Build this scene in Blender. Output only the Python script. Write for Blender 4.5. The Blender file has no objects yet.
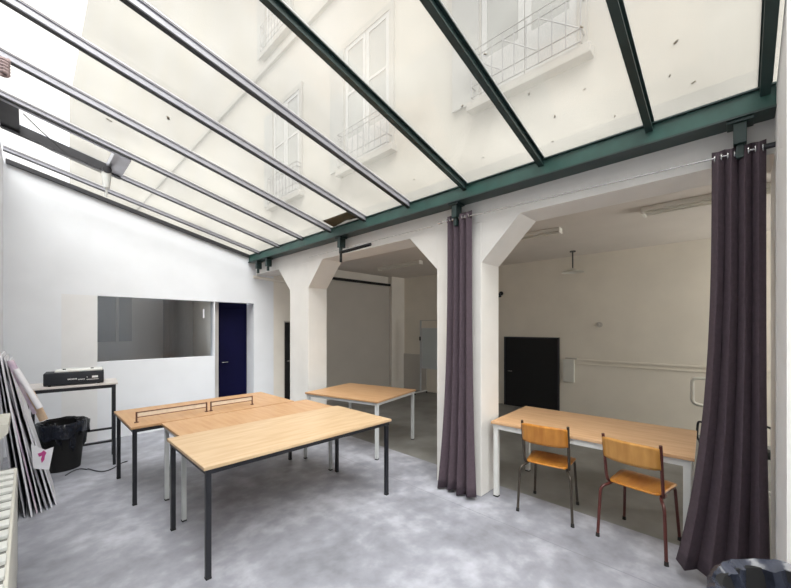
import bpy, bmesh, math, random
from mathutils import Vector, Matrix
random.seed(7)
COL = bpy.context.scene.collection
SC = bpy.context.scene

# ------------------------------------------------------------------ materials
def mat(name, col, rough=0.6, metal=0.0, noise=0.0, scale=8.0, stretch=(1, 1, 1), bump=0.0, col2=None, detail=4.0, spec=0.5, lo=0.35, hi=0.65):
    m = bpy.data.materials.new(name); m.use_nodes = True
    nt = m.node_tree; b = nt.nodes['Principled BSDF']
    b.inputs['Roughness'].default_value = rough; b.inputs['Metallic'].default_value = metal
    b.inputs['Specular IOR Level'].default_value = spec
    c = tuple(col) + (1,)
    b.inputs['Base Color'].default_value = c
    if noise or col2 or bump:
        tc = nt.nodes.new('ShaderNodeTexCoord'); mp = nt.nodes.new('ShaderNodeMapping')
        mp.inputs['Scale'].default_value = stretch
        nt.links.new(tc.outputs['Object'], mp.inputs[0])
        n = nt.nodes.new('ShaderNodeTexNoise'); n.inputs['Scale'].default_value = scale; n.inputs['Detail'].default_value = detail
        nt.links.new(mp.outputs[0], n.inputs[0])
        if noise or col2:
            r = nt.nodes.new('ShaderNodeValToRGB')
            r.color_ramp.elements[0].position = lo; r.color_ramp.elements[1].position = hi
            k = col2 if col2 else [max(0, v * (1 - noise)) for v in col]
            r.color_ramp.elements[0].color = tuple(k) + (1,); r.color_ramp.elements[1].color = c
            nt.links.new(n.outputs['Fac'], r.inputs[0]); nt.links.new(r.outputs[0], b.inputs['Base Color'])
        if bump:
            bp = nt.nodes.new('ShaderNodeBump'); bp.inputs['Strength'].default_value = bump; bp.inputs['Distance'].default_value = 0.01
            nt.links.new(n.outputs['Fac'], bp.inputs['Height']); nt.links.new(bp.outputs[0], b.inputs['Normal'])
    return m

M = {}
M['white'] = mat('white_paint', (.76, .78, .82), .7, noise=.04, scale=2.5, bump=.03)
M['white_lit'] = mat('white_paint_lit', (.90, .89, .87), .6, noise=.02, scale=3)  # white raised in colour to stand in for light missing on wall_right
M['patch'] = mat('cream_panel_paint', (.76, .76, .77), .6, noise=.04, scale=3)
M['warm'] = mat('warm_white_paint', (.78, .74, .68), .75, noise=.05, scale=3, bump=.03)
M['pillar'] = mat('pillar_paint', (.74, .725, .70), .7, noise=.04, scale=4, bump=.04)
M['backwall'] = mat('beige_wall_paint', (.74, .69, .60), .8, noise=.06, scale=2.0, bump=.03)
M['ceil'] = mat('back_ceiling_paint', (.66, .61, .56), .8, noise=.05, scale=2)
M['taupe'] = mat('taupe_partition', (.50, .47, .43), .6, noise=.05, scale=2)
M['navy'] = mat('navy_door_paint', (.0015, .0015, .028), .7, noise=.2, scale=3, spec=.15)
M['black'] = mat('black_metal', (.012, .013, .018), .4, noise=.2, scale=20)
M['matt_black'] = mat('matt_black', (.004, .004, .005), .8, noise=.2, scale=9)
M['grey_metal'] = mat('light_grey_metal', (.55, .57, .58), .4, noise=.06, scale=15)
M['white_metal'] = mat('white_enamel', (.70, .71, .69), .35, noise=.05, scale=15)
M['green'] = mat('green_steel_paint', (.03, .092, .077), .38, noise=.25, scale=6)
M['dark_green'] = mat('dark_green_steel', (.018, .04, .038), .4, noise=.2, scale=6)
M['bar_grey'] = mat('grey_aluminium', (.05, .05, .055), .35, metal=.5, noise=.15, scale=10)
M['bar_alu'] = mat('pale_aluminium', (.45, .45, .50), .3, metal=.5, noise=.1, scale=10)
M['beech'] = mat('beech_top', (.57, .42, .265), .38, col2=(.49, .335, .195), scale=3, stretch=(1, 8, 1), detail=6)
M['beech_orange'] = mat('orange_beech_top', (.50, .31, .165), .4, col2=(.44, .245, .12), scale=3, stretch=(8, 1, 1), detail=6)
M['desk_beech'] = mat('warm_desk_top', (.66, .42, .24), .38, col2=(.56, .33, .17), scale=3, stretch=(8, 1, 1), detail=6)
M['ply'] = mat('orange_plywood', (.62, .27, .045), .3, col2=(.47, .17, .022), scale=3.5, stretch=(1, 5, 1), detail=6)
M['ply_pale'] = mat('honey_plywood', (.66, .34, .09), .32, col2=(.52, .24, .05), scale=3.5, stretch=(1, 5, 1), detail=6)
M['brown_tube'] = mat('brown_tube', (.075, .062, .05), .35, metal=.4, noise=.2, scale=20)
M['maroon'] = mat('maroon_tube', (.11, .028, .024), .35, noise=.25, scale=15)
M['rubber'] = mat('rubber_foot', (.02, .02, .02), .8, noise=.2, scale=20)
M['curtain'] = mat('aubergine_cloth', (.082, .058, .074), .9, noise=.15, scale=40, bump=.1)
M['chrome'] = mat('steel', (.55, .55, .55), .25, metal=.9, noise=.05, scale=20)
M['cream'] = mat('cream_enamel', (.64, .63, .57), .4, noise=.05, scale=8)
M['slot'] = mat('slot_dark', (.18, .18, .17), .7, noise=.1, scale=9)
M['bag'] = mat('black_polythene', (.012, .015, .025), .25, noise=.4, scale=14, bump=.8)
M['bag_grey'] = mat('grey_polythene', (.035, .04, .06), .22, noise=.4, scale=14, bump=.8)
M['board_white'] = mat('white_board_sheet', (.75, .75, .80), .5, noise=.08, scale=6)
M['board_grey'] = mat('grey_board_sheet', (.40, .40, .44), .6, noise=.2, scale=6)
M['board_dark'] = mat('dark_board_sheet', (.09, .09, .11), .6, noise=.3, scale=6)
M['board_pink'] = mat('pink_print', (.70, .60, .66), .5, col2=(.42, .33, .45), scale=9)
M['cardboard'] = mat('cardboard', (.55, .40, .28), .8, noise=.2, scale=8)
M['magenta'] = mat('magenta_ink', (.45, .05, .22), .5, noise=.1, scale=8)
M['facade'] = mat('cream_render', (.265, .256, .243), .9, col2=(.25, .232, .20), scale=.5, bump=.05, lo=.3, hi=.8)
M['stone'] = mat('pale_stone', (.215, .205, .19), .9, noise=.08, scale=3)
M['shutter'] = mat('pale_shutter', (.19, .19, .185), .7, noise=.08, scale=5)
M['outdoor_pane'] = mat('facade_glass', (.16, .165, .16), .2, noise=.2, scale=2)
M['railing'] = mat('grey_ironwork', (.12, .12, .13), .5, noise=.1, scale=9)
M['tube_white'] = mat('tube_diffuser', (.70, .68, .62), .5, noise=.03, scale=9)
M['wb'] = mat('whiteboard_sheet', (.50, .54, .54), .3, noise=.04, scale=3)
M['room_grey'] = mat('inner_room_grey', (.62, .60, .58), .8, noise=.08, scale=2)
M['room_dark'] = mat('inner_room_dark', (.17, .19, .22), .6, noise=.2, scale=2)
M['string'] = mat('pale_string', (.72, .62, .5), .8, noise=.1, scale=30)
M['wood_brown'] = mat('brown_wood', (.12, .05, .03), .6, noise=.2, scale=20)
M['leaf'] = mat('dry_leaf', (.12, .09, .05), .9, noise=.3, scale=30)
M['print_white'] = mat('white_print', (.75, .75, .75), .6, noise=.03, scale=9)

def floor_material():
    m = bpy.data.materials.new('marbled_grey_vinyl'); m.use_nodes = True
    nt = m.node_tree; b = nt.nodes['Principled BSDF']; N = nt.nodes.new; L = nt.links.new
    tc = N('ShaderNodeTexCoord')
    n1 = N('ShaderNodeTexNoise'); n1.inputs['Scale'].default_value = 1.6; n1.inputs['Detail'].default_value = 6; n1.inputs['Roughness'].default_value = .6; n1.inputs['Distortion'].default_value = .3
    n2 = N('ShaderNodeTexNoise'); n2.inputs['Scale'].default_value = 7; n2.inputs['Detail'].default_value = 5
    L(tc.outputs['Object'], n1.inputs[0]); L(tc.outputs['Object'], n2.inputs[0])
    mx = N('ShaderNodeMix'); mx.data_type = 'FLOAT'; mx.inputs[0].default_value = .35
    L(n1.outputs['Fac'], mx.inputs[2]); L(n2.outputs['Fac'], mx.inputs[3])
    r = N('ShaderNodeValToRGB'); e = r.color_ramp.elements
    e[0].position = .36; e[0].color = (.20, .206, .235, 1)
    e[1].position = .66; e[1].color = (.46, .47, .53, 1)
    k = e.new(.5); k.color = (.285, .292, .335, 1)
    L(mx.outputs[0], r.inputs[0])
    # long joints of the vinyl sheets
    sx = N('ShaderNodeSeparateXYZ'); L(tc.outputs['Object'], sx.inputs[0])
    w = N('ShaderNodeMath'); w.operation = 'PINGPONG'; w.inputs[1].default_value = 1.5
    ad = N('ShaderNodeMath'); ad.operation = 'ADD'; ad.inputs[1].default_value = .15; L(sx.outputs['X'], ad.inputs[0]); L(ad.outputs[0], w.inputs[0])
    lt = N('ShaderNodeMath'); lt.operation = 'LESS_THAN'; lt.inputs[1].default_value = .004
    L(w.outputs[0], lt.inputs[0])
    mc = N('ShaderNodeMix'); mc.data_type = 'RGBA'; mc.inputs[7].default_value = (.16, .165, .18, 1)
    sc_ = N('ShaderNodeMath'); sc_.operation = 'MULTIPLY'; sc_.inputs[1].default_value = .5
    L(lt.outputs[0], sc_.inputs[0]); L(sc_.outputs[0], mc.inputs[0]); L(r.outputs[0], mc.inputs[6])
    L(mc.outputs[2], b.inputs['Base Color'])
    b.inputs['Roughness'].default_value = .38; b.inputs['Specular IOR Level'].default_value = .4
    return m
M['floor'] = floor_material()
M['floor_back'] = mat('olive_grey_floor', (.24, .238, .228), .4, col2=(.155, .152, .14), scale=2.2, detail=6)  # back-room floor coloured darker than the court floor

def glass_roof_material():
    m = bpy.data.materials.new('weathered_roof_glass'); m.use_nodes = True
    nt = m.node_tree; nt.nodes.clear(); N = nt.nodes.new; L = nt.links.new
    out = N('ShaderNodeOutputMaterial')
    tr = N('ShaderNodeBsdfTransparent'); tr.inputs[0].default_value = (.97, .96, .93, 1)
    tl = N('ShaderNodeBsdfTranslucent'); tl.inputs[0].default_value = (.90, .87, .78, 1)
    gl = N('ShaderNodeBsdfGlossy'); gl.inputs['Roughness'].default_value = .1
    tc = N('ShaderNodeTexCoord')
    n = N('ShaderNodeTexNoise'); n.inputs['Scale'].default_value = 1.3; n.inputs['Detail'].default_value = 6
    L(tc.outputs['Object'], n.inputs[0])
    mr = N('ShaderNodeMapRange'); mr.inputs[1].default_value = .3; mr.inputs[2].default_value = .7; mr.inputs[3].default_value = .06; mr.inputs[4].default_value = .13
    L(n.outputs['Fac'], mr.inputs[0])
    m1 = N('ShaderNodeMixShader'); L(mr.outputs[0], m1.inputs[0]); L(tr.outputs[0], m1.inputs[1]); L(tl.outputs[0], m1.inputs[2])
    m2 = N('ShaderNodeMixShader'); m2.inputs[0].default_value = .04; L(m1.outputs[0], m2.inputs[1]); L(gl.outputs[0], m2.inputs[2])
    L(m2.outputs[0], out.inputs[0])
    return m
M['roofglass'] = glass_roof_material()

def pane_material():
    m = bpy.data.materials.new('tinted_window_glass'); m.use_nodes = True
    nt = m.node_tree; nt.nodes.clear(); N = nt.nodes.new; L = nt.links.new
    out = N('ShaderNodeOutputMaterial')
    tr = N('ShaderNodeBsdfTransparent'); tr.inputs[0].default_value = (.88, .90, .92, 1)
    gl = N('ShaderNodeBsdfGlossy'); gl.inputs['Roughness'].default_value = .12
    mx = N('ShaderNodeMixShader'); mx.inputs[0].default_value = .16
    L(tr.outputs[0], mx.inputs[1]); L(gl.outputs[0], mx.inputs[2]); L(mx.outputs[0], out.inputs[0])
    return m
M['pane'] = pane_material()

# ------------------------------------------------------------------ mesh helpers
class MB:
    def __init__(s): s.bm = bmesh.new()
    def box(s, a, b, bev=0.0, rot=None):
        cx, cy, cz = [(a[i] + b[i]) / 2 for i in range(3)]
        d = [abs(b[i] - a[i]) for i in range(3)]
        t = bmesh.new(); bmesh.ops.create_cube(t, size=1)
        bmesh.ops.scale(t, vec=d, verts=t.verts)
        if bev: bmesh.ops.bevel(t, geom=t.edges[:], offset=min(bev, min(d) * .45), segments=2, affect='EDGES', profile=.5)
        if rot is not None: bmesh.ops.transform(t, matrix=rot, verts=t.verts)
        bmesh.ops.translate(t, vec=(cx, cy, cz), verts=t.verts)
        return s.take(t)
    def take(s, t):
        me = bpy.data.meshes.new('tmp'); t.to_mesh(me); t.free(); s.bm.from_mesh(me); bpy.data.meshes.remove(me); return s
    def cyl(s, a, b, r, r2=None, seg=16, caps=True):
        a = Vector(a); b = Vector(b); d = b - a
        t = bmesh.new(); bmesh.ops.create_cone(t, cap_ends=caps, segments=seg, radius1=r, radius2=r if r2 is None else r2, depth=d.length)
        q = d.to_track_quat('Z', 'Y').to_matrix().to_4x4()
        bmesh.ops.transform(t, matrix=Matrix.Translation((a + b) / 2) @ q, verts=t.verts)
        return s.take(t)
    def tube(s, pts, r, seg=10, smooth=4):
        P = [Vector(p) for p in pts]
        if smooth and len(P) > 2:                      # round the inner corners
            Q = [P[0]]
            for i in range(1, len(P) - 1):
                a, b, c = P[i - 1], P[i], P[i + 1]
                k = min(.05, (a - b).length * .45, (c - b).length * .45)
                p0 = b + (a - b).normalized() * k; p1 = b + (c - b).normalized() * k
                for j in range(smooth + 1):
                    u = j / smooth; Q.append((1 - u) ** 2 * p0 + 2 * u * (1 - u) * b + u * u * p1)
            Q.append(P[-1]); P = Q
        rings = []; up = Vector((0, 0, 1))
        prev = None
        for i, p in enumerate(P):
            if i == 0: t = P[1] - P[0]
            elif i == len(P) - 1: t = P[-1] - P[-2]
            else: t = (P[i + 1] - P[i]).normalized() + (P[i] - P[i - 1]).normalized()
            t.normalize()
            if prev is None:
                n = t.cross(up)
                if n.length < .05: n = t.cross(Vector((1, 0, 0)))
            else: n = prev - t * prev.dot(t)
            n.normalize(); prev = n; b = t.cross(n)
            rings.append([s.bm.verts.new(p + (n * math.cos(2 * math.pi * k / seg) + b * math.sin(2 * math.pi * k / seg)) * r) for k in range(seg)])
        for i in range(len(rings) - 1):
            for k in range(seg):
                s.bm.faces.new((rings[i][k], rings[i][(k + 1) % seg], rings[i + 1][(k + 1) % seg], rings[i + 1][k]))
        s.bm.faces.new(rings[0][::-1]); s.bm.faces.new(rings[-1])
        return s
    def prism(s, poly, axis, a, b):
        """poly of 2-D points in the plane normal to axis, extruded from a to b"""
        def v(p, t):
            return {'x': (t, p[0], p[1]), 'y': (p[0], t, p[1]), 'z': (p[0], p[1], t)}[axis]
        A = [s.bm.verts.new(v(p, a)) for p in poly]; B = [s.bm.verts.new(v(p, b)) for p in poly]
        n = len(poly)
        s.bm.faces.new(A); s.bm.faces.new(B[::-1])
        for i in range(n): s.bm.faces.new((A[i], B[i], B[(i + 1) % n], A[(i + 1) % n]))
        return s
    def lathe(s, prof, c=(0, 0, 0), seg=32, wob=None):
        rings = []
        for j, (r, z) in enumerate(prof):
            rg = []
            for k in range(seg):
                a = 2 * math.pi * k / seg
                rr, zz = (r, z) if wob is None else wob(j, a, r, z)
                rg.append(s.bm.verts.new((c[0] + rr * math.cos(a), c[1] + rr * math.sin(a), c[2] + zz)))
            rings.append(rg)
        for i in range(len(rings) - 1):
            for k in range(seg):
                s.bm.faces.new((rings[i][k], rings[i][(k + 1) % seg], rings[i + 1][(k + 1) % seg], rings[i + 1][k]))
        return s
    def sheet(s, grid, thick=0.0):
        """grid[i][j] of points; optional thickness by duplicated offset along normals"""
        V = [[s.bm.verts.new(p) for p in row] for row in grid]
        for i in range(len(V) - 1):
            for j in range(len(V[0]) - 1):
                s.bm.faces.new((V[i][j], V[i + 1][j], V[i + 1][j + 1], V[i][j + 1]))
        return s
    def build(s, name, m, parent=None, smooth=True, solid=0.0, kind=None, ang=40, loc=None):
        bmesh.ops.recalc_face_normals(s.bm, faces=s.bm.faces)
        me = bpy.data.meshes.new(name); s.bm.to_mesh(me); s.bm.free()
        me.materials.append(M[m] if isinstance(m, str) else m)
        o = bpy.data.objects.new(name, me); COL.objects.link(o)
        if parent is not None: o.parent = parent
        if smooth:
            for p in me.polygons: p.use_smooth = True
            try: me.set_sharp_from_angle(angle=math.radians(ang))
            except Exception: pass
        if solid:
            md = o.modifiers.new('Solidify', 'SOLIDIFY'); md.thickness = solid; md.offset = 0
        if kind: o['kind'] = kind
        if loc: o.location = loc
        return o

def tag(o, label, cat, group=None, kind=None):
    o['label'] = label; o['category'] = cat
    if group: o['group'] = group
    if kind: o['kind'] = kind
    return o
def thing(name, label, cat, loc=(0, 0, 0), rz=0.0, group=None):
    o = bpy.data.objects.new(name, None); COL.objects.link(o)
    o.location = loc; o.rotation_euler = (0, 0, math.radians(rz)); o.empty_display_size = .1
    return tag(o, label, cat, group)
def struct(name, mb, m, parent=None, smooth=False, **k):
    o = mb.build(name, m, parent, smooth=smooth, **k)
    if parent is None: o['kind'] = 'structure'
    return o
def copy_tree(o, parent=None):
    c = o.copy(); COL.objects.link(c)
    if parent is not None: c.parent = parent
    for ch in list(o.children): copy_tree(ch, c)
    return c

# ------------------------------------------------------------------ camera
cam = bpy.data.cameras.new('camera'); co = bpy.data.objects.new('camera', cam); COL.objects.link(co)
cam.sensor_width = 36; cam.lens = 356 / 791 * 36; cam.shift_x = .0006; cam.shift_y = (328 - 294) / 791; cam.clip_start = .02
co.location = (0, 0, 1.68); co.rotation_euler = (math.radians(90), 0, -math.radians(45.9))
SC.camera = co

# ------------------------------------------------------------------ setting
XB = 7.35            # rear wall of the covered room
ZC = 3.07            # its ceiling
def zr(x): return 3.09 + .245 * (3.0 - x)      # underside of the glass roof

struct('floor', MB().box((-1.6, -2.6, -.1), (3.5, 7.4, 0)), 'floor')
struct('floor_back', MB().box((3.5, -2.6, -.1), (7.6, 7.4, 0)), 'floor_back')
# end wall (with window and blue door)
W = MB()
W.prism([(-.22, 2.16), (3.5, 2.16), (3.5, 3.07), (3.05, 3.07), (-.22, zr(-.22) + .02)], 'y', 6.85, 7.02)
W.box((-.22, 6.85, 0), (.33, 7.02, 2.16)); W.box((.72, 6.85, 0), (2.37, 7.02, 1.17))
W.box((3.09, 6.85, 0), (3.5, 7.25, 2.16))
W.box((2.35, 6.85, 1.17), (2.37, 7.02, 2.16))
struct('wall_end', W, 'white')
struct('trim_1', MB().box((.33, 6.845, 0), (.72, 7.02, 2.16)), 'patch')
W = MB(); W.box((3.5, 6.85, 0), (3.73, 7.02, 3.07)); W.box((3.73, 6.85, 1.83), (4.5, 7.02, 3.07)); W.box((4.5, 6.87, 0), (4.6, 7.02, 3.07))
W.box((4.6, 6.9, 0), (7.5, 7.02, 3.07)); W.box((6.85, 6.76, 0), (7.35, 6.9, 3.07))
struct('wall_back_room_end', W, 'warm')
# inner window
w1 = MB().box((.72, 6.93, 1.17), (2.35, 6.94, 2.16)).build('window_1', 'pane', smooth=False); w1['kind'] = 'structure'
MB().box((2.19, 6.926, 1.86), (2.215, 6.9295, 2.02)).build('paper_strip', 'board_white', w1, smooth=False)
# what lies behind it: a dim room
R_ = MB()
R_.box((.3, 8.6, .3), (2.49, 8.7, 3)); R_.box((.2, 7.03, .3), (.3, 8.7, 3)); R_.box((2.40, 7.3, .3), (2.49, 8.7, 3)); R_.box((2.38, 7.02, 0), (2.49, 7.3, 3)); R_.box((.2, 7.03, 2.6), (2.49, 8.44, 2.7)); R_.box((.2, 7.03, .2), (2.49, 8.7, .3))  # ceiling stops short: gap added so daylight washes the far wall
struct('wall_inner_room', R_, 'room_grey')
struct('window_2', MB().box((.80, 8.55, 1.42), (1.42, 8.6, 2.5)), 'room_dark')
struct('trim_2', MB().box((1.17, 8.49, 1.38), (1.21, 8.55, 2.5)), 'room_grey')
cb = MB().box((1.95, 8.1, .31), (2.38, 8.58, 2.45), .01).build('storage_cupboard', 'room_dark', smooth=False)
tag(cb, 'dark cupboard standing in the dim room behind the interior window', 'cupboard')
# blue door
d = struct('door_1', MB().box((2.50, 7.18, 0), (3.09, 7.22, 2.3)), 'navy')
MB().box((2.56, 7.168, .12), (3.03, 7.18, 2.05), .006).build('door_panel', 'navy', d)
MB().tube([(2.60, 7.168, 1.02), (2.60, 7.12, 1.02), (2.70, 7.12, 1.02)], .009).build('door_handle', 'chrome', d)
# dark door in the back room end wall
d = struct('door_2', MB().box((3.76, 6.93, 0), (4.47, 6.97, 1.80)), 'matt_black')
MB().box((3.73, 6.87, 0), (3.76, 6.99, 1.83)).box((4.47, 6.87, 0), (4.5, 6.99, 1.83)).box((3.76, 6.87, 1.80), (4.47, 6.99, 1.83)).build('door_frame', 'taupe', d, smooth=False)
MB().tube([(3.83, 6.93, .98), (3.83, 6.89, .98), (3.93, 6.89, .98)], .009).build('door_handle', 'chrome', d)
# folding partition and its dark track
pt = MB().box((4.62, 6.84, .005), (6.84, 6.89, 2.80), .004)
tag(pt.build('partition', 'taupe', smooth=False), 'plain taupe sliding partition across the far end of the back room', 'partition')
struct('trim_3', MB().box((3.55, 6.80, 2.81), (6.85, 6.845, 2.87)), 'matt_black')
# rear wall, other walls of the back room, ceiling
struct('wall_back', MB().box((XB, -2.6, 0), (XB + .12, 6.9, ZC)), 'backwall')
struct('trim_4', MB().box((XB - .025, 5.95, 0), (XB, 6.76, .97)), 'taupe')
struct('wall_back_room_side', MB().box((3.1, -2.6, 0), (XB, -2.48, .9)).box((3.1, -2.6, 2.75), (XB, -2.48, ZC)).box((3.1, -2.6, .9), (5.75, -2.48, 2.75)).box((7.15, -2.6, .9), (XB, -2.48, 2.75)), 'backwall')
w_ = struct('window_20', MB().box((5.75, -2.545, .9), (7.15, -2.54, 2.75)), 'pane')  # out-of-view window, added to let light into the covered room
MB().box((5.75, -2.57, .9), (7.15, -2.51, .96)).box((5.75, -2.57, 2.69), (7.15, -2.51, 2.75)).box((5.75, -2.57, .96), (5.81, -2.51, 2.69)).box((7.09, -2.57, .96), (7.15, -2.51, 2.69)).box((6.42, -2.57, .96), (6.48, -2.51, 2.69)).build('window_frame', 'white', w_, smooth=False)
struct('ceiling', MB().box((3.14, -2.6, ZC), (XB + .12, 7.02, ZC + .15)), 'ceil')
# walls round the glazed court
struct('wall_left', MB().prism([(-.34, 0), (-.22, 0), (-.22, zr(-.22) - .02), (-.34, zr(-.34) - .02)], 'y', 1.2, 6.85), 'white')
W = MB(); W.box((-1.6, 1.2, 0), (-.34, 1.32, zr(-.34) - .03)); W.box((-1.72, -2.6, 0), (-1.6, 1.32, zr(-1.6)))
struct('wall_near_left', W, 'white')
struct('wall_near', MB().prism([(-1.6, 0), (3.1, 0), (3.1, zr(3.1) - .02), (-1.6, zr(-1.6) - .02)], 'y', -2.6, -2.48), 'white')
struct('wall_right', MB().prism([(2.36, 0), (3.52, 0), (3.52, 3.07), (3.1, 3.07), (3.1, zr(3.1) - .02), (2.36, zr(2.36) - .02)], 'y', -.62, -.15), 'white_lit')
# arcade: lintel, two columns with corbels
def lintel(y0, y1):
    return MB().box((3.14, y0, 2.735), (3.5, y1, 3.07))
struct('wall_lintel', lintel(-2.48, 6.85), 'pillar')
struct('wall_near_arcade', MB().box((3.14, -2.48, 0), (3.5, -.62, 2.735)), 'pillar')
def column(y0, y1, nm):
    c = MB().box((3.14, y0, 0), (3.5, y1, 2.735), .006)
    h = .40
    c.prism([(y0, 2.33), (y0, 2.735), (y0 - h, 2.735)], 'x', 3.142, 3.498)
    c.prism([(y1, 2.33), (y1 + h, 2.735), (y1, 2.735)], 'x', 3.142, 3.498)
    o = c.build(nm, 'pillar', smooth=False); return o
for (a, b, l) in ((1.85, 2.40, 'white square pillar with angled corbels behind the dark curtain hanging mid picture'),
                  (4.99, 5.56, 'white square pillar with angled corbels behind the pushed-together tables')):
    tag(column(a, b, 'pillar'), l, 'pillar')

# green beam under the glass roof
bm_ = MB().box((2.99, -.15, 2.955), (3.10, 6.93, 3.085), .004)
gb = bm_.build('roof_beam', 'green', smooth=False)
tag(gb, 'long green steel beam carrying the lower edge of the glass roof', 'beam')
MB().box((2.97, -.15, 2.945), (3.135, 6.93, 2.957)).box((2.97, -.15, 3.078), (3.135, 6.93, 3.088)).build('flange', 'dark_green', gb, smooth=False)
for i, y in enumerate((6.56, 6.16, 4.0, 2.08, 0.0)):
    b = MB().box((3.0, y - .03, 2.80), (3.1, y + .03, 2.944), .004)
    b.box((2.985, y - .06, 2.925), (3.11, y + .06, 2.944), .003)
    b.box((3.02, y - .018, 2.72), (3.06, y + .018, 2.80), .004)
    b.build('bracket', 'dark_green', gb, smooth=False)

# roof bars: one object each
slope = math.atan(.245)
bar_labels = ['green', 'grey']
YB = [-.105, .45, 1.195, 1.94, 2.685, 3.43, 4.175, 4.92, 5.665, 6.41]
ordn = ['dark green roof bar against the white wall at the right edge of the glass roof',
        'dark green roof bar above the right curtain, next to the last pane',
        'dark green roof bar passing right over the gap between the two curtains',
        'dark green roof bar crossing the balcony seen through the glass',
        'grey roof bar in front of the tall window with pale shutters above',
        'grey roof bar meeting the beam left of the tall window above',
        'grey roof bar meeting the beam above the left pillar',
        'grey roof bar along the upper side of the open skylight vent',
        'grey roof bar along the lower side of the open skylight vent',
        'thin grey roof bar closest to the end wall']
for i, y in enumerate(YB):
    x0 = -.21 if y > 1.2 else -1.59
    x1 = 2.99
    def pr(w, lo, hi):
        b = MB(); Z0 = lambda x: zr(x) + lo; Z1 = lambda x: zr(x) + hi
        v = [b.bm.verts.new(p) for p in ((x0, y - w, Z0(x0)), (x1, y - w, Z0(x1)), (x1, y + w, Z0(x1)), (x0, y + w, Z0(x0)),
                                         (x0, y - w, Z1(x0)), (x1, y - w, Z1(x1)), (x1, y + w, Z1(x1)), (x0, y + w, Z1(x0)))]
        for f in ((0, 1, 2, 3), (7, 6, 5, 4), (0, 4, 5, 1), (1, 5, 6, 2), (2, 6, 7, 3), (3, 7, 4, 0)): b.bm.faces.new([v[k] for k in f])
        return b
    th = thing('roof_bar', ordn[i], 'roof bar', (0, 0, 0), group='bars of the glass roof')
    green = i < 4
    h = .05 if i < 7 else .035
    if i == 0: pr(.022, -.045, -.003).build('web', 'dark_green', th, smooth=False)
    else: pr(.010 if green else .019, -h, -.004).build('web', 'dark_green' if green else 'bar_alu', th, smooth=False)
    pr(.022, -h - .010, -h).build('bottom_flange', 'dark_green' if green else 'bar_grey', th, smooth=False)
    pr(.030, -.004, -.0005).build('glazing_strip', 'dark_green' if green else 'bar_alu', th, smooth=False)
    pr(.030, .008, .016).build('cover_cap', 'bar_alu', th, smooth=False)
# side bar on the end wall
b = MB(); y0, y1 = 6.80, 6.848
for (lo, hi) in ((-.055, .0),):
    v = [b.bm.verts.new(p) for p in ((-.2, y0, zr(-.2) + lo), (2.98, y0, zr(2.98) + lo), (2.98, y1, zr(2.98) + lo), (-.2, y1, zr(-.2) + lo),
                                     (-.2, y0, zr(-.2) + hi), (2.98, y0, zr(2.98) + hi), (2.98, y1, zr(2.98) + hi), (-.2, y1, zr(-.2) + hi))]
    for f in ((0, 1, 2, 3), (7, 6, 5, 4), (0, 4, 5, 1), (1, 5, 6, 2), (2, 6, 7, 3), (3, 7, 4, 0)): b.bm.faces.new([v[k] for k in f])
struct('trim_5', b, 'bar_grey')
# roof panes, one per bay
def pane(y0, y1, x0, x1, nm='roof_pane'):
    b = MB()
    za = lambda x: zr(x) + .001; zb = lambda x: zr(x) + .007
    v = [b.bm.verts.new(p) for p in ((x0, y0, za(x0)), (x1, y0, za(x1)), (x1, y1, za(x1)), (x0, y1, za(x0)),
                                     (x0, y0, zb(x0)), (x1, y0, zb(x1)), (x1, y1, zb(x1)), (x0, y1, zb(x0)))]
    for f in ((0, 1, 2, 3), (7, 6, 5, 4), (0, 4, 5, 1), (1, 5, 6, 2), (2, 6, 7, 3), (3, 7, 4, 0)): b.bm.faces.new([v[k] for k in f])
    return b
edges = [-2.48, -.8] + YB + [6.85]
for i in range(len(edges) - 1):
    a, c = edges[i], edges[i + 1]
    x0 = -.22 if a > 1.1 else -1.6
    x1 = 3.12
    if abs(a - 4.92) < .01: x0 = .83       # the vent bay
    o = struct('window_%d' % (i + 3), pane(a + .002, c - .002, x0, x1), 'roofglass')

# opening skylight vent, tilted up a little
sv = thing('skylight_vent', 'grey framed opening roof vent with a white winding gear at its lower end', 'skylight', (0, 0, 0))
def sl(x, y, dz=0): return (x, y, zr(x) + dz)
def slab(x0, x1, y0, y1, lo, hi, b):
    v = [b.bm.verts.new(p) for p in (sl(x0, y0, lo), sl(x1, y0, lo), sl(x1, y1, lo), sl(x0, y1, lo), sl(x0, y0, hi), sl(x1, y0, hi), sl(x1, y1, hi), sl(x0, y1, hi))]
    for f in ((0, 1, 2, 3), (7, 6, 5, 4), (0, 4, 5, 1), (1, 5, 6, 2), (2, 6, 7, 3), (3, 7, 4, 0)): b.bm.faces.new([v[k] for k in f])
    return b
slab(-.2, .81, 5.57, 5.64, -.07, .03, MB()).build('side_frame', 'bar_grey', sv, smooth=False)
slab(-.2, .81, 4.945, 4.985, -.05, .03, MB()).build('side_frame', 'bar_alu', sv, smooth=False)
slab(-.2, -.06, 4.985, 5.57, -.05, .03, MB()).build('end_frame', 'bar_grey', sv, smooth=False)
slab(.67, .82, 4.985, 5.57, -.05, .03, MB()).build('end_frame', 'bar_alu', sv, smooth=False)
slab(-.06, .67, 4.985, 5.57, .04, .046, MB()).build('vent_glass', 'roofglass', sv, smooth=False)
g = MB(); vx, vy = .66, 5.47; vz = zr(.66)
g.cyl((vx, vy, vz - .30), (vx, vy, vz - .12), .034, .048).cyl((vx, vy, vz - .12), (vx, vy, vz - .05), .022).cyl((vx, vy, vz - .40), (vx, vy, vz - .30), .011)
g.build('winding_gear', 'white_metal', sv)
MB().cyl((vx, vy - .05, vz - .09), (vx, vy + .05, vz - .09), .045).build('gear_wheel', 'bar_grey', sv)
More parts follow.
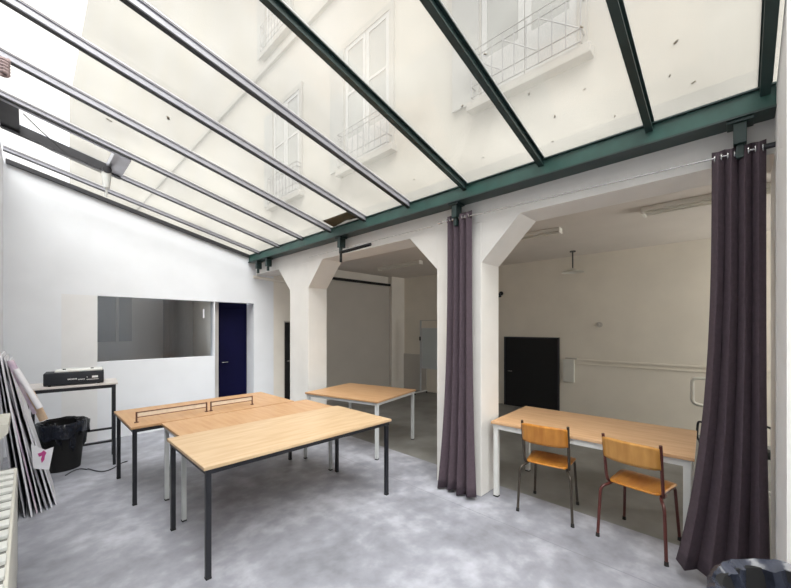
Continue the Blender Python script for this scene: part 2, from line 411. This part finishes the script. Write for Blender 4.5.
MB().tube([(vx - .02, vy, vz - .10), (.3, 5.42, zr(.3) - .12), (.08, 5.2, zr(.08) - .07), (-.03, 5.05, zr(-.03) - .05)], .005, smooth=0).build('cable', 'bar_grey', sv)
MB().tube([(vx - .02, vy + .02, vz - .13), (.2, 5.52, zr(.2) - .12), (-.1, 5.54, zr(-.1) - .075)], .005, smooth=0).build('cable', 'bar_grey', sv)

# small coil of cord on the roof bar at the far left
c_ = MB(); pts = []
for k in range(40):
    a = k * .9; pts.append((-.125 + .022 * math.cos(a), 4.12 + .022 * math.sin(a), zr(0) - .04 - .0035 * k))
c_.tube(pts, .013, seg=6, smooth=0)
tag(c_.build('cord_coil', mat('pinkish_cord', (.42, .32, .32), .8, noise=.2, scale=20)), 'pinkish brown coil of cord hanging from a roof bar at the left edge', 'cord')

# specks of leaf litter lying on the glass
for k, (x, y) in enumerate([(2.35, 1.02), (2.62, .95), (2.2, 1.45), (2.75, 1.6), (2.5, .72), (2.82, .62), (1.95, 1.12), (2.7, 2.35), (2.3, 3.0), (.9, 3.78), (.55, 4.4), (2.45, .25), (2.66, .30), (2.1, .62), (2.85, 1.05), (2.78, .20)]):
    s = .008 + .006 * random.random()
    if k in (9, 10): s = .024
    a = random.random() * 3
    lf = MB().box((-s, -s * .45, 0), (s, s * .45, .004), .001, Matrix.Rotation(a, 4, 'Z')).build('dead_leaf', 'leaf', smooth=False)
    lf.location = (x, y, zr(x) + .0085); lf.rotation_euler = (0, slope, 0)
    tag(lf, 'small dark dead leaf lying on the glass roof', 'leaf', 'dead leaves on the glass roof')

hp = MB(); g = []
for i in range(9):
    row = []
    for j in range(15):
        u = i / 8; v = j / 14; x = 2.80 + .19 * u; y = 3.50 + .60 * v
        row.append((x, y, zr(x) + .0075 + .03 * math.sin(math.pi * min(1, v * 1.1)) * u * (.7 + .5 * random.random()) * (1 if v < .9 else .3)))
    g.append(row)
hp.sheet(g); lo_ = hp.build('leaf_litter', 'leaf'); tag(lo_, 'patch of dark leaf litter lying on the glass against the beam', 'leaf litter', kind='stuff')

# ------------------------------------------------------------------ facade above the covered room
struct('wall_facade', MB().box((3.62, -4, 3.225), (3.9, 60, 30)), 'facade')
struct('trim_6', MB().box((3.56, -4, 7.25), (3.62, 60, 7.37)), 'stone')
struct('trim_7', MB().box((3.14, -2.6, 3.225), (3.62, 7.0, 3.27)).box((3.122, -2.6, 3.078), (3.138, 7.0, 3.27)), 'stone')
def french_window(y0, z0, label, w=1.02, h=1.95):
    t = thing('french_window', label, 'window', (3.62, y0, z0), group=None)
    M.setdefault('old_frame', mat('old_frame_paint', (.26, .26, .26), .7, noise=.05, scale=5))
    MB().box((-.03, -.09, -.02), (0, 0, h + .1)).box((-.03, w, -.02), (0, w + .09, h + .1)).box((-.03, 0, h), (0, w, h + .1)).build('surround', 'stone', t, smooth=False)
    MB().box((-.12, -.14, -.12), (0, w + .14, -.02), .01).build('sill', 'stone', t, smooth=False)
    for s in (0, 1):
        a = s * w / 2
        f = MB(); f.box((-.02, a + .005, 0), (0, a + .07, h)).box((-.02, a + w / 2 - .07, 0), (0, a + w / 2 - .005, h)).box((-.02, a + .07, 0), (0, a + w / 2 - .07, .45)).box((-.02, a + .07, h - .07), (0, a + w / 2 - .07, h)).box((-.02, a + .07, 1.15), (0, a + w / 2 - .07, 1.19))
        fo = f.build('casement', 'old_frame', t, smooth=False)
        MB().box((-.008, a + .07, .45), (-.002, a + w / 2 - .07, h - .07)).build('pane', 'outdoor_pane', fo, smooth=False)
    MB().box((-.05, w + .02, 0), (-.03, w + .38, h), .003).build('shutter', 'shutter', t, smooth=False)
    r = MB(); x = -.13
    for z in (.0, .12, .44, .52): r.tube([(0, -.06, z), (x, -.06, z), (x, w + .06, z), (0, w + .06, z)], .010, seg=6, smooth=0)
    n = 9
    for k in range(n + 1):
        y = -.06 + (w + .12) * k / n; r.tube([(x, y, 0), (x, y, .5)], .007, seg=6, smooth=0)
    for k in range(0, n, 3):
        y = -.06 + (w + .12) * k / n; r.tube([(x, y, .12), (x, y + (w + .12) / 3, .44)], .006, seg=6, smooth=0)
    r.build('balcony_railing', 'railing', t)
    return t
french_window(1.10, 4.28, 'french window with balcony railing seen through the right roof panes')
french_window(3.60, 4.28, 'tall french window with shutter and railing seen through the middle roof panes')
french_window(6.02, 4.28, 'french window with shutter seen through the narrow left roof panes')
french_window(6.35, 7.65, 'upper storey french window faintly seen near the top left of the glass')

# ------------------------------------------------------------------ furniture
def table(label, cx, cy, w, dpt, rz, topm, frm, legs=.034, hgt=.75, group=None, ln=None, apr=.035, name='table'):
    t = thing(name, label, 'table', (cx, cy, 0), rz, group)
    MB().box((-w / 2, -dpt / 2, hgt - .024), (w / 2, dpt / 2, hgt), .003).build('tabletop', topm, t, smooth=False)
    i = .018; a = MB(); z0, z1 = hgt - .024 - apr, hgt - .0245
    a.box((-w / 2 + i, -dpt / 2 + i, z0), (w / 2 - i, -dpt / 2 + i + .02, z1)).box((-w / 2 + i, dpt / 2 - i - .02, z0), (w / 2 - i, dpt / 2 - i, z1))
    a.box((-w / 2 + i, -dpt / 2 + i + .02, z0), (-w / 2 + i + .02, dpt / 2 - i - .02, z1)).box((w / 2 - i - .02, -dpt / 2 + i + .02, z0), (w / 2 - i, dpt / 2 - i - .02, z1))
    a.build('frame', frm, t, smooth=False)
    for sx in (-1, 1):
        for sy in (-1, 1):
            x = sx * (w / 2 - i - legs / 2 - .002); y = sy * (dpt / 2 - i - legs / 2 - .002)
            l = MB().box((x - legs / 2, y - legs / 2, .012), (x + legs / 2, y + legs / 2, z1 - .001), .003).build('leg', frm, t, smooth=False)
            MB().box((x - legs / 2 - .001, y - legs / 2 - .001, 0), (x + legs / 2 + .001, y + legs / 2 + .001, .013), .002).build('foot_cap', 'rubber', l, smooth=False)
    return t
table('large beech-topped table with black legs, nearest of the pushed-together tables', 1.68, 2.975, 1.75, .90, 0, 'beech', 'black', hgt=.762)
table('beech table with pale grey legs squeezed between two black-legged tables', 1.72, 3.752, 1.62, .62, 0, 'beech_orange', 'grey_metal')
table('black-legged beech table carrying the small net, farthest of the pushed-together tables', 1.52, 4.555, 1.70, .93, 0, 'beech_orange', 'black')
table('beech table with pale grey legs standing alone in front of the left pillar', 3.44, 4.02, 1.04, 1.27, 13, 'beech_orange', 'grey_metal', legs=.04)
table('long narrow beech desk with white legs in the right arcade opening', 3.72, 1.035, .92, 1.56, 3.0, 'desk_beech', 'white_metal', legs=.045, apr=.05, name='desk')

# little table net in two lengths
def net(x0, x1, y, label):
    t = thing('table_net', label, 'net', (x0, y, .75))
    L = x1 - x0
    for x in (0, L):
        MB().cyl((x, 0, 0), (x, 0, .105), .008, seg=8).cyl((x, 0, 0), (x, 0, .006), .02, seg=12).build('post', 'wood_brown', t)
    MB().tube([(0, 0, .098), (L, 0, .098)], .006, seg=6).build('top_cord', 'wood_brown', t)
    MB().tube([(0, 0, .05), (L, 0, .05)], .004, seg=6).build('lower_cord', 'wood_brown', t)
    MB().box((.008, -.002, .058), (L - .008, .002, .092)).build('net_band', 'string', t, smooth=False)
net(.745, 1.385, 4.26, 'longer left section of the low net on the far table')
net(1.43, 1.90, 4.26, 'shorter right section of the low net on the far table')

# school chairs (facing +X)
def chair(label, x, y, rz, tube, plyb, plys):
    t = thing('school_chair', label, 'chair', (x, y, 0), rz)
    # seat: curved plywood
    g = []
    for i in range(13):
        u = -1 + 2 * i / 12; row = []
        for j in range(11):
            v = -1 + 2 * j / 10
            xx = u * .195; wd = .185 + .012 * u
            yy = v * wd * (1 - .10 * max(0, abs(u) - .8) / .2)
            xx *= (1 - .05 * abs(v) ** 4)
            z = .455 - .012 * (1 - v * v) * (1 - u * u) - .012 * max(0, u - .6) / .4 - .01 * max(0, -u - .7) / .3 * 0
            row.append((xx, yy, z))
        g.append(row)
    MB().sheet(g).build('seat', plys, t, solid=.011)
    g = []
    for i in range(9):
        u = i / 8; row = []
        for j in range(13):
            v = -1 + 2 * j / 12
            yy = v * .19
            z = .645 + .180 * u - .012 * (abs(v) ** 6) * (1 if u > .5 else -1) * abs(2 * u - 1)
            xx = -.216 - .040 * u - .034 * (1 - v * v)
            row.append((xx, yy, z))
        g.append(row)
    MB().sheet(g).build('backrest', plyb, t, solid=.011)
    for s in (-1, 1):
        k = 'side_frame'
        # floor - up - under the seat - down at front
        MB().tube([(-.245, s * .228, .012), (-.232, s * .212, .405), (-.15, s * .165, .430), (.12, s * .165, .430)], .0115).build('leg', tube, t)
        MB().tube([(.10, s * .165, .430), (.165, s * .175, .425), (.205, s * .195, .012)], .0115).build('leg', tube, t)
        MB().tube([(-.08, s * .178, .432), (-.155, s * .186, .436), (-.180, s * .190, .50), (-.237, s * .192, .836)], .0115).build('back_upright', tube, t)
        MB().cyl((-.246, s * .229, 0), (-.245, s * .228, .03), .015, .013).build('foot_cap', 'rubber', t)
        MB().cyl((.206, s * .196, 0), (.205, s * .195, .03), .015, .013).build('foot_cap', 'rubber', t)
    for x in (-.09, .10): MB().tube([(x, -.165, .430), (x, .165, .430)], .009).build('cross_bar', tube, t)
    return t
chair('left school chair at the desk, orange plywood on a dark brown tube frame', 3.41, 1.275, 8, 'brown_tube', 'ply', 'ply')
chair('school chair with maroon tube frame, pulled up right of the other chair at the desk', 3.415, .565, -8, 'maroon', 'ply_pale', 'ply')

# console table with machine
ct = thing('console_table', 'tall narrow side table with pale top and black frame against the end wall', 'table', (-.02, 5.60, 0), -6)
w, dp, hh = .80, .50, 1.01
MB().box((-.02, -.01, hh - .022), (w, dp, hh), .003).build('tabletop', mat('pale_laminate', (.62, .58, .56), .4, noise=.06, scale=6), ct, smooth=False)
f = MB(); f.box((0, 0, hh - .06), (w - .02, .03, hh - .023)).box((0, dp - .04, hh - .06), (w - .02, dp - .01, hh - .023)).box((0, .03, hh - .06), (.03, dp - .04, hh - .023)).box((w - .05, .03, hh - .06), (w - .02, dp - .04, hh - .023))
f.build('frame', 'black', ct, smooth=False)
for x in (0, w - .05):
    for y in (0, dp - .04):
        MB().box((x, y, 0), (x + .03, y + .03, hh - .06), .002).build('leg', 'black', ct, smooth=False)
MB().box((.03, dp - .035, .34), (w - .05, dp - .012, .365)).build('stretcher', 'black', ct, smooth=False)
MB().box((w - .046, .03, .17), (w - .024, dp - .04, .195)).build('stretcher', 'black', ct, smooth=False)
MB().box((.03, dp - .035, .17), (w - .05, dp - .012, .195)).build('stretcher', 'black', ct, smooth=False)

mc = thing('laminating_machine', 'black desktop machine with white top and white printed marks on its front', 'office machine', (.12, 5.63, 1.01), -6)
MB().box((0, 0, .012), (.53, .30, .150), .008).build('body', mat('navy_black_plastic', (.008, .011, .018), .6, noise=.2, scale=9), mc)
MB().box((.09, .03, .1505), (.52, .29, .178), .014).build('top_cover', 'white_metal', mc)
for x in (.03, .46):
    for y in (.03, .25): MB().cyl((x + .02, y, 0), (x + .02, y, .0125), .012).build('rubber_foot', 'rubber', mc)
pm = MB()
for k in range(7): pm.box((.205 + k * .012, -.002, .066), (.213 + k * .012, 0, .080))
for k in range(5): pm.box((.297 + k * .012, -.002, .060), (.305 + k * .012, 0, .070))
pm.box((.372, -.002, .082), (.380, 0, .090)); pm.box((.42, -.002, .075), (.475, 0, .098)); pm.box((.37, -.002, .054), (.48, 0, .060))
pm.build('printed_marks', 'print_white', mc, smooth=False)
for x in (.17, .42): MB().cyl((x, .10, .178), (x, .10, .188), .014).build('button', 'matt_black', mc)

# bins
def bin_(label, c, rb, rt, h, seed, bagm, drape):
    t = thing('waste_bin', label, 'bin', c)
    MB().lathe([(.001, 0), (rb, 0), (rb + (rt - rb) * .5, h * .5), (rt, h), (rt + .012, h), (rt + .012, h + .01), (rt - .012, h + .01), (rb - .01, .02), (.001, .02)]).build('bucket', 'matt_black', t)
    rnd = random.Random(seed); ph = [rnd.random() * 6.28 for _ in range(8)]
    from mathutils import noise as NZ
    def wob(j, a, r, z):
        f = .05 * NZ.noise(Vector((math.cos(a) * 3.2, math.sin(a) * 3.2, j * .9 + seed))) + .035 * NZ.noise(Vector((math.cos(a) * 9, math.sin(a) * 9, j * 1.7 + seed))) + .006 * math.sin(5 * a + ph[0]) + .010 * math.sin(11 * a + ph[1]) + .006 * math.sin(23 * a + ph[2])
        k = [1.0, .8, .5, .6, .9, 1.4][min(j, 5)] if j < 6 else 1.6
        dz = .03 * math.sin(3 * a + ph[3]) + .018 * math.sin(8 * a + ph[4])
        if 1 <= j <= 3: return r + f * .3, z + dz * .18 + .004
        if j == 0: return r + f * .4, z + dz
        return max(.001, r + f * k), z + dz * .2
    R = rt + .02
    MB().lathe([(R + .012, h - drape), (R + .016, h - drape * .45), (R + .012, h + .008), (R - .004, h + .022), (R - .028, h + .004), (R - .045, h - .12), (R - .07, h - .26), (rb * .5, .10), (.01, .08)], wob=wob, seg=150).build('bin_bag', bagm, t)
    return t
bin_('black waste bin with loose black bag under the tall side table', (.29, 5.84, 0), .165, .215, .54, 3, 'bag', .12)
bin_('waste bin lined with shiny dark bag at the lower right corner', (2.0, -.26, 0), .22, .325, .615, 5, 'bag_grey', .10)

# cable on the floor beside the bin
cb = MB(); pts = []
for k in range(50):
    u = k / 49
    pts.append((.30 + .55 * u + .05 * math.sin(9 * u), 5.50 + .12 * math.sin(7 * u) + .05 * math.sin(17 * u), .007))
cb.tube(pts, .006, seg=6, smooth=0)
tag(cb.build('power_cable', 'black'), 'thin black cable curling on the floor in front of the waste bin', 'cable')

# stack of leaning boards by the left wall
specs = [  # x foot, x top, height, y0, y1, thickness, material, label
    (.185, -.105, 1.30, 4.66, 5.30, .010, 'board_white', 'white board at the front of the leaning stack'),
    (.150, -.120, 1.38, 4.62, 5.32, .012, 'board_white', 'white board second from the front of the leaning stack'),
    (.118, -.132, 1.22, 4.60, 5.20, .014, 'board_grey', 'grey board third from the front of the leaning stack'),
    (.085, -.143, 1.42, 4.56, 5.30, .008, 'board_white', 'thin white board in the middle of the leaning stack'),
    (.055, -.155, 1.30, 4.57, 5.25, .010, 'board_pink', 'pink printed board in the middle of the leaning stack'),
    (.020, -.168, 1.45, 4.52, 5.30, .012, 'board_white', 'thick white board in the rear half of the leaning stack'),
    (-.02, -.181, 1.40, 4.53, 5.35, .008, 'board_grey', 'thin grey board in the rear half of the leaning stack'),
    (-.07, -.195, 1.36, 4.50, 5.30, .012, 'board_grey', 'rearmost grey board of the leaning stack, closest to the wall')]
def leaning(name, xf, xt, h, y0, y1, t, m, label, zb=0.0, cat='board', grp='boards leaning on the left wall'):
    a = math.atan2(xt - xf, h)
    b = MB().box((0, y0, 0), (t, y1, math.hypot(h, xt - xf)), .001)
    o = b.build(name, m, smooth=False); o.location = (xf, 0, zb + t * abs(math.sin(a)) * 0 + .0); o.rotation_euler = (0, a, 0)
    tag(o, label, cat, grp); return o
for s in specs: leaning('leaning_board', *s)
# loose sheets tucked on top of the stack
pk = MB().prism([(.035, .44), (.135, .40), (.165, .60), (.11, .585), (.02, .66)], 'y', 4.478, 4.482).build('paper_sheet', 'board_white', smooth=False)
tag(pk, 'white paper with a magenta mark stuck on the edges of the leaning boards', 'paper', None)
MB().prism([(.062, .565), (.085, .57), (.10, .585), (.118, .56), (.108, .535), (.104, .50), (.088, .475), (.082, .51), (.09, .54), (.07, .535)], 'y', 4.474, 4.477).build('magenta_mark', 'magenta', pk, smooth=False)
def roll(label, a, b, r, m, name='paper_roll'):
    q = MB(); q.cyl(a, b, r, r * .92, seg=14); o = q.build(name, m); tag(o, label, 'paper roll', 'paper rolls on the leaning boards')
roll('pinkish printed paper roll lying highest on the leaning boards', (.055, 4.46, .93), (-.105, 4.50, 1.40), .026, 'board_pink')
roll('white paper roll beside the pinkish roll on the leaning boards', (.075, 4.40, .98), (-.07, 4.43, 1.33), .022, 'board_white')
roll('brownish paper roll at the outer side of the leaning boards', (.10, 4.455, .86), (.015, 4.46, 1.12), .030, 'cardboard')

# radiator along the left wall
rd = thing('radiator', 'cream panel radiator with slotted top in the lower left corner', 'radiator', (-.2, 1.35, 0))
MB().box((.0, 0, .14), (.155, 2.0, .785), .012).build('body', 'cream', rd)
g = MB()
for k in range(16):
    y = .04 + k * .12; g.box((.012, y, .787), (.143, y + .068, .803), .003)
g.build('grille', 'white_metal', rd, smooth=False)
MB().box((.015, .02, .7855), (.14, 1.98, .7865)).build('grille_slot', 'slot', rd, smooth=False)
MB().box((.03, 1.93, 0), (.12, 1.97, .1395)).build('foot', 'cream', rd, smooth=False)
MB().box((.03, .03, 0), (.12, .07, .1395)).build('foot', 'cream', rd, smooth=False)
wb = MB().prism([(0, .0), (.13, .14), (.13, .2), (0, .2)], 'y', 0, .45).build('wall_box', 'cream', smooth=False); wb.location = (-.22, 3.50, .84)
tag(wb, 'small cream box on the left wall beyond the radiator', 'box')

# curtains
EXP = 3.0
def curtain(label, y0t, y1t, y0b, y1b, xt, xb, folds, at, ab, ztop, zbot, seed):
    t = thing('curtain', label, 'curtain', (0, 0, 0))
    rnd = random.Random(seed); n = folds * 14; rows = 26; g = []
    phs = [rnd.uniform(-.5, .5) for _ in range(folds + 2)]; amps = [rnd.uniform(.65, 1.15) for _ in range(folds + 2)]
    for i in range(rows + 1):
        v = i / rows; z = ztop + (zbot - ztop) * v; row = []
        e = v ** EXP
        A = at + (ab - at) * e
        for j in range(n + 1):
            u = j / n; q = u * folds
            k = int(q); fr = q - k; am = amps[k] * (1 - fr) + amps[k + 1] * fr; ph = phs[k] * (1 - fr) + phs[k + 1] * fr
            ang = 2 * math.pi * q + ph * v * 1.2
            ya = y0t + (y1t - y0t) * u; yb = y0b + (y1b - y0b) * u
            y = ya + (yb - ya) * e + .25 * A * math.sin(2 * ang) * .5
            x = xt + (xb - xt) * e + A * am * math.cos(ang) 
            zz = z + (.010 * math.sin(ang * .5 + seed) * v if i == rows else 0)
            if i == 0: zz = z + .012 * math.cos(ang)
            row.append((x, y, zz))
        g.append(row)
    MB().sheet(g).build('cloth', 'curtain', t, solid=.004, ang=80)
    # eyelets where the cloth crosses the rail
    for k in range(folds * 2):
        u = (k + .5) / (folds * 2); y = y0t + (y1t - y0t) * u
        e_ = MB(); pts = [(xt + .020 * math.cos(a), y, ztop - .045 + .020 * math.sin(a)) for a in [i * 2 * math.pi / 12 for i in range(13)]]
        e_.tube(pts, .004, seg=6, smooth=0).build('eyelet', 'chrome', t)
    return t
XR = 3.05
curtain('wide aubergine curtain gathered at the right end of the rail', .13, -.112, .31, -.138, XR, 3.06, 4, .028, .05, 2.80, .085, 2)
curtain('narrow aubergine curtain tied back in front of the white pillar', 2.21, 1.91, 2.31, 1.84, XR - .0, 3.0, 4, .028, .05, 2.84, .03, 9)
rl = thing('curtain_rail', 'thin steel curtain rail running under the green beam', 'rail', (XR, 0, 0))
MB().cyl((0, -.145, 2.757), (0, 2.3, 2.797), .0055, seg=10).build('rod', 'chrome', rl)
MB().cyl((0, -.149, 2.757), (0, -.10, 2.757), .016, seg=12).build('end_cap', 'black', rl)
MB().cyl((0, 2.27, 2.797), (0, 2.31, 2.797), .014, seg=12).build('end_cap', 'chrome', rl)
wi = MB().cyl((3.10, 2.42, 2.80), (3.10, 4.9, 2.80), .003, seg=6).build('wire', 'chrome'); tag(wi, 'thin wire stretched along the lintel left of the narrow curtain', 'wire')

# dark winding handle below the beam
hd = thing('awning_crank', 'dark crank arm sticking out from the bracket above the left arcade opening', 'crank', (2.95, 3.88, 2.66))
MB().tube([(0.05, .08, .08), (0, 0, .06), (0, 0, -.09)], .018).build('shaft', 'matt_black', hd)
MB().tube([(0, .01, 0.045), (0, -.15, .045), (0, -.60, .055)], .020).build('arm', 'matt_black', hd)

# pipes near the end wall
pp = MB().tube([(3.07, 6.82, 2.68), (3.3, 6.80, 2.66), (3.72, 6.80, 2.64), (4.6, 6.8, 2.62)], .03)
tag(pp.build('wall_pipe', 'warm'), 'cream pipe running along the end wall below the beam end', 'pipe')

# ------------------------------------------------------------------ back room fittings
def strip(x, y0, y1, label, big):
    t = thing('strip_light', label, 'ceiling light', (x, y0, ZC))
    L = y1 - y0; w = .06 if not big else .10
    MB().box((-w, 0, -.045), (w, L, 0), .006).build('housing', 'tube_white', t, smooth=False)
    for s in ((-1, 1) if big else (0,)):
        MB().cyl((s * .05, .03, -.062), (s * .05, L - .03, -.062), .014, seg=12).build('tube', 'tube_white', t)
    for e in (.012, L - .012):
        MB().box((-w, e - .012, -.078), (w, e + .012, -.046), .003).build('end_holder', 'tube_white', t, smooth=False)
strip(5.02, -.6, .82, 'twin strip light on the back ceiling, partly behind the wide curtain', True)
strip(5.14, 1.78, 3.1, 'strip light on the back ceiling beside the pillar corbel', False)
strip(5.62, 4.70, 5.95, 'strip light on the back ceiling seen through the left arcade opening', False)

def lamp(x, y, label):
    t = thing('pendant_lamp', label, 'lamp', (x, y, 0))
    MB().cyl((0, 0, 2.74), (0, 0, ZC), .012).cyl((0, 0, ZC - .02), (0, 0, ZC), .05).build('stem', 'bar_grey', t)
    MB().lathe([(.02, 2.76), (.05, 2.745), (.15, 2.705), (.185, 2.685), (.18, 2.68), (.05, 2.73), (.001, 2.735)], seg=28).build('shade', 'cream', t)
lamp(6.85, 2.17, 'small wide-shaded lamp hanging from the back ceiling')
t = thing('wall_lamp', 'small dark lamp beside the white pillar in the back room', 'lamp', (XB, 3.82, 2.45))
MB().cyl((-.02, 0, 0), (0, 0, 0), .045).tube([(-.02, 0, 0), (-.10, 0, 0), (-.14, 0, -.03)], .010).build('arm', 'black', t)
MB().lathe([(.02, .03), (.05, .02), (.07, -.05), (.068, -.052), (.001, .0)], c=(-.14, 0, -.04), seg=20).build('shade', 'black', t)

# low black door in the rear wall
d = struct('door_3', MB().box((XB - .045, 2.60, 0), (XB - .003, 3.70, 1.465), .006), 'matt_black')
MB().box((XB - .055, 2.57, 0), (XB - .002, 2.60, 1.49)).box((XB - .055, 3.70, 0), (XB - .002, 3.73, 1.49)).box((XB - .055, 2.60, 1.466), (XB - .002, 3.70, 1.49)).build('door_frame', 'black', d, smooth=False)
MB().tube([(XB - .045, 3.62, .75), (XB - .09, 3.62, .75), (XB - .09, 3.52, .75)], .010).build('door_handle', 'chrome', d)

t = thing('fuse_box', 'small cream box on the rear wall right of the low black door', 'electric box', (XB, 2.29, .63))
MB().box((-.05, 0, 0), (-.001, .20, .44), .005).build('cover', 'cream', t, smooth=False)
MB().box((-.03, -.04, .45), (-.001, .17, .475), .003).build('hinge_bar', 'taupe', t, smooth=False)
t = MB().box((XB - .022, -2.4, 1.055), (XB - .001, 2.24, 1.085), .003).box((XB - .018, -2.4, .985), (XB - .001, 2.24, 1.0), .002)
tag(t.build('cable_trunking', 'backwall', smooth=False), 'cream cable trunking running along the rear wall above the desk', 'trunking')
t = thing('wall_hook', 'tiny pale hook fitting high on the bare rear wall', 'hook', (XB, 1.86, 1.74))
MB().cyl((-.012, 0, 0), (-.001, 0, 0), .05, seg=16).build('plate', 'taupe', t); MB().tube([(-.012, 0, 0), (-.05, 0, 0), (-.05, 0, .03)], .008).build('peg', 'taupe', t)

# flip chart
t = thing('flipchart_stand', 'whiteboard on a wheeled stand at the back of the room', 'whiteboard', (6.98, 5.35, 0))
MB().box((-.02, -.45, .68), (.0, .43, 1.66), .004).build('board', 'wb', t, smooth=False)
MB().box((-.03, -.47, .66), (.005, -.45, 1.68)).box((-.03, .43, .66), (.005, .45, 1.68)).box((-.03, -.45, 1.66), (.005, .43, 1.68)).box((-.03, -.45, .66), (.005, .43, .68)).build('board_frame', 'grey_metal', t, smooth=False)
for s in (-.5, .5):
    MB().box((-.02, s - .015, .06), (.01, s + .015, 1.88)).build('post', 'grey_metal', t, smooth=False)
    MB().box((-.25, s - .015, .045), (.25, s + .015, .07)).build('foot', 'white_metal', t, smooth=False)
    for x in (-.23, .23): MB().cyl((x, s - .012, .022), (x, s + .012, .022), .022).build('castor', 'matt_black', t)
MB().box((-.02, -.5, 1.86), (.01, .5, 1.88)).build('top_rail', 'taupe', t, smooth=False)
MB().box((-.04, .48, 1.36), (-.021, .52, 1.46), .004).build('clamp', 'matt_black', t, smooth=False)

# office chair half hidden by the right curtain
t = thing('swivel_chair', 'black swivel chair with white loops half hidden between desk and curtain', 'chair', (5.0, .03, 0), 35)
MB().box((-.22, -.22, .42), (.22, .22, .50), .03).build('seat', 'matt_black', t)
MB().cyl((0, 0, .10), (0, 0, .42), .028).build('pedestal', 'matt_black', t)
for k in range(5):
    a = 2 * math.pi * k / 5 + .3; e = (.29 * math.cos(a), .29 * math.sin(a))
    l = MB().tube([(0, 0, .12), (e[0], e[1], .075)], .017).build('base_arm', 'white_metal', t)
    MB().cyl((e[0], e[1] - .012, .027), (e[0], e[1] + .012, .027), .027).cyl((e[0], e[1], .04), (e[0], e[1], .075), .010).build('castor', 'matt_black', l)
MB().tube([(.22, -.10, .46), (.29, -.10, .55), (.32, -.10, .78)], .016).build('back_bar', 'matt_black', t)
MB().tube([(.32, -.10, .78), (.33, -.20, .84), (.33, -.20, 1.12), (.33, .20, 1.12), (.33, .20, .84), (.32, -.10, .78)], .018).build('backrest', 'cream', t)
for s in (-1, 1):
    MB().tube([(-.10, s * .20, .45), (-.12, s * .27, .50), (-.13, s * .27, .68), (.12, s * .27, .70), (.14, s * .27, .50), (.12, s * .20, .45)], .011).build('armrest', 'bar_grey', t)

# ------------------------------------------------------------------ light: bright overcast sky
wd = bpy.data.worlds.new('overcast_sky'); SC.world = wd; wd.use_nodes = True
nt = wd.node_tree; bg = nt.nodes['Background']
tc = nt.nodes.new('ShaderNodeTexCoord'); sp = nt.nodes.new('ShaderNodeSeparateXYZ'); nt.links.new(tc.outputs['Generated'], sp.inputs[0])
rp = nt.nodes.new('ShaderNodeValToRGB'); rp.color_ramp.elements[0].position = .0; rp.color_ramp.elements[0].color = (.72, .76, .84, 1)
rp.color_ramp.elements[1].position = .8; rp.color_ramp.elements[1].color = (1.0, 1.0, 1.03, 1)
nt.links.new(sp.outputs['Z'], rp.inputs[0]); nt.links.new(rp.outputs[0], bg.inputs[0])
bg.inputs[1].default_value = 1.75
sn = bpy.data.lights.new('hazy_sun', 'SUN'); sn.energy = 10.0; sn.angle = math.radians(60); sn.color = (.96, .98, 1.0)
so = bpy.data.objects.new('hazy_sun', sn); COL.objects.link(so); so.rotation_euler = Vector((-.19, -.42, .89)).to_track_quat('Z', 'Y').to_euler()

al = bpy.data.lights.new('added_side_light', 'AREA'); al.shape = 'RECTANGLE'; al.size = 1.5; al.size_y = 1.85; al.energy = 230; al.color = (1.0, .95, .86)  # added lamp outside the unseen window, brightens the rear wall
ao = bpy.data.objects.new('added_side_light', al); COL.objects.link(ao); ao.location = (6.45, -2.75, 1.83); ao.rotation_euler = (math.radians(90), 0, 0)
SC.view_settings.view_transform = 'Standard'; SC.view_settings.look = 'None'
SC.view_settings.gamma = 1; SC.view_settings.use_curve_mapping = False
SC.view_settings.exposure = -0.03
SC.cycles.max_bounces = 10; SC.cycles.diffuse_bounces = 6; SC.cycles.transparent_max_bounces = 16
SC.cycles.use_denoising = True
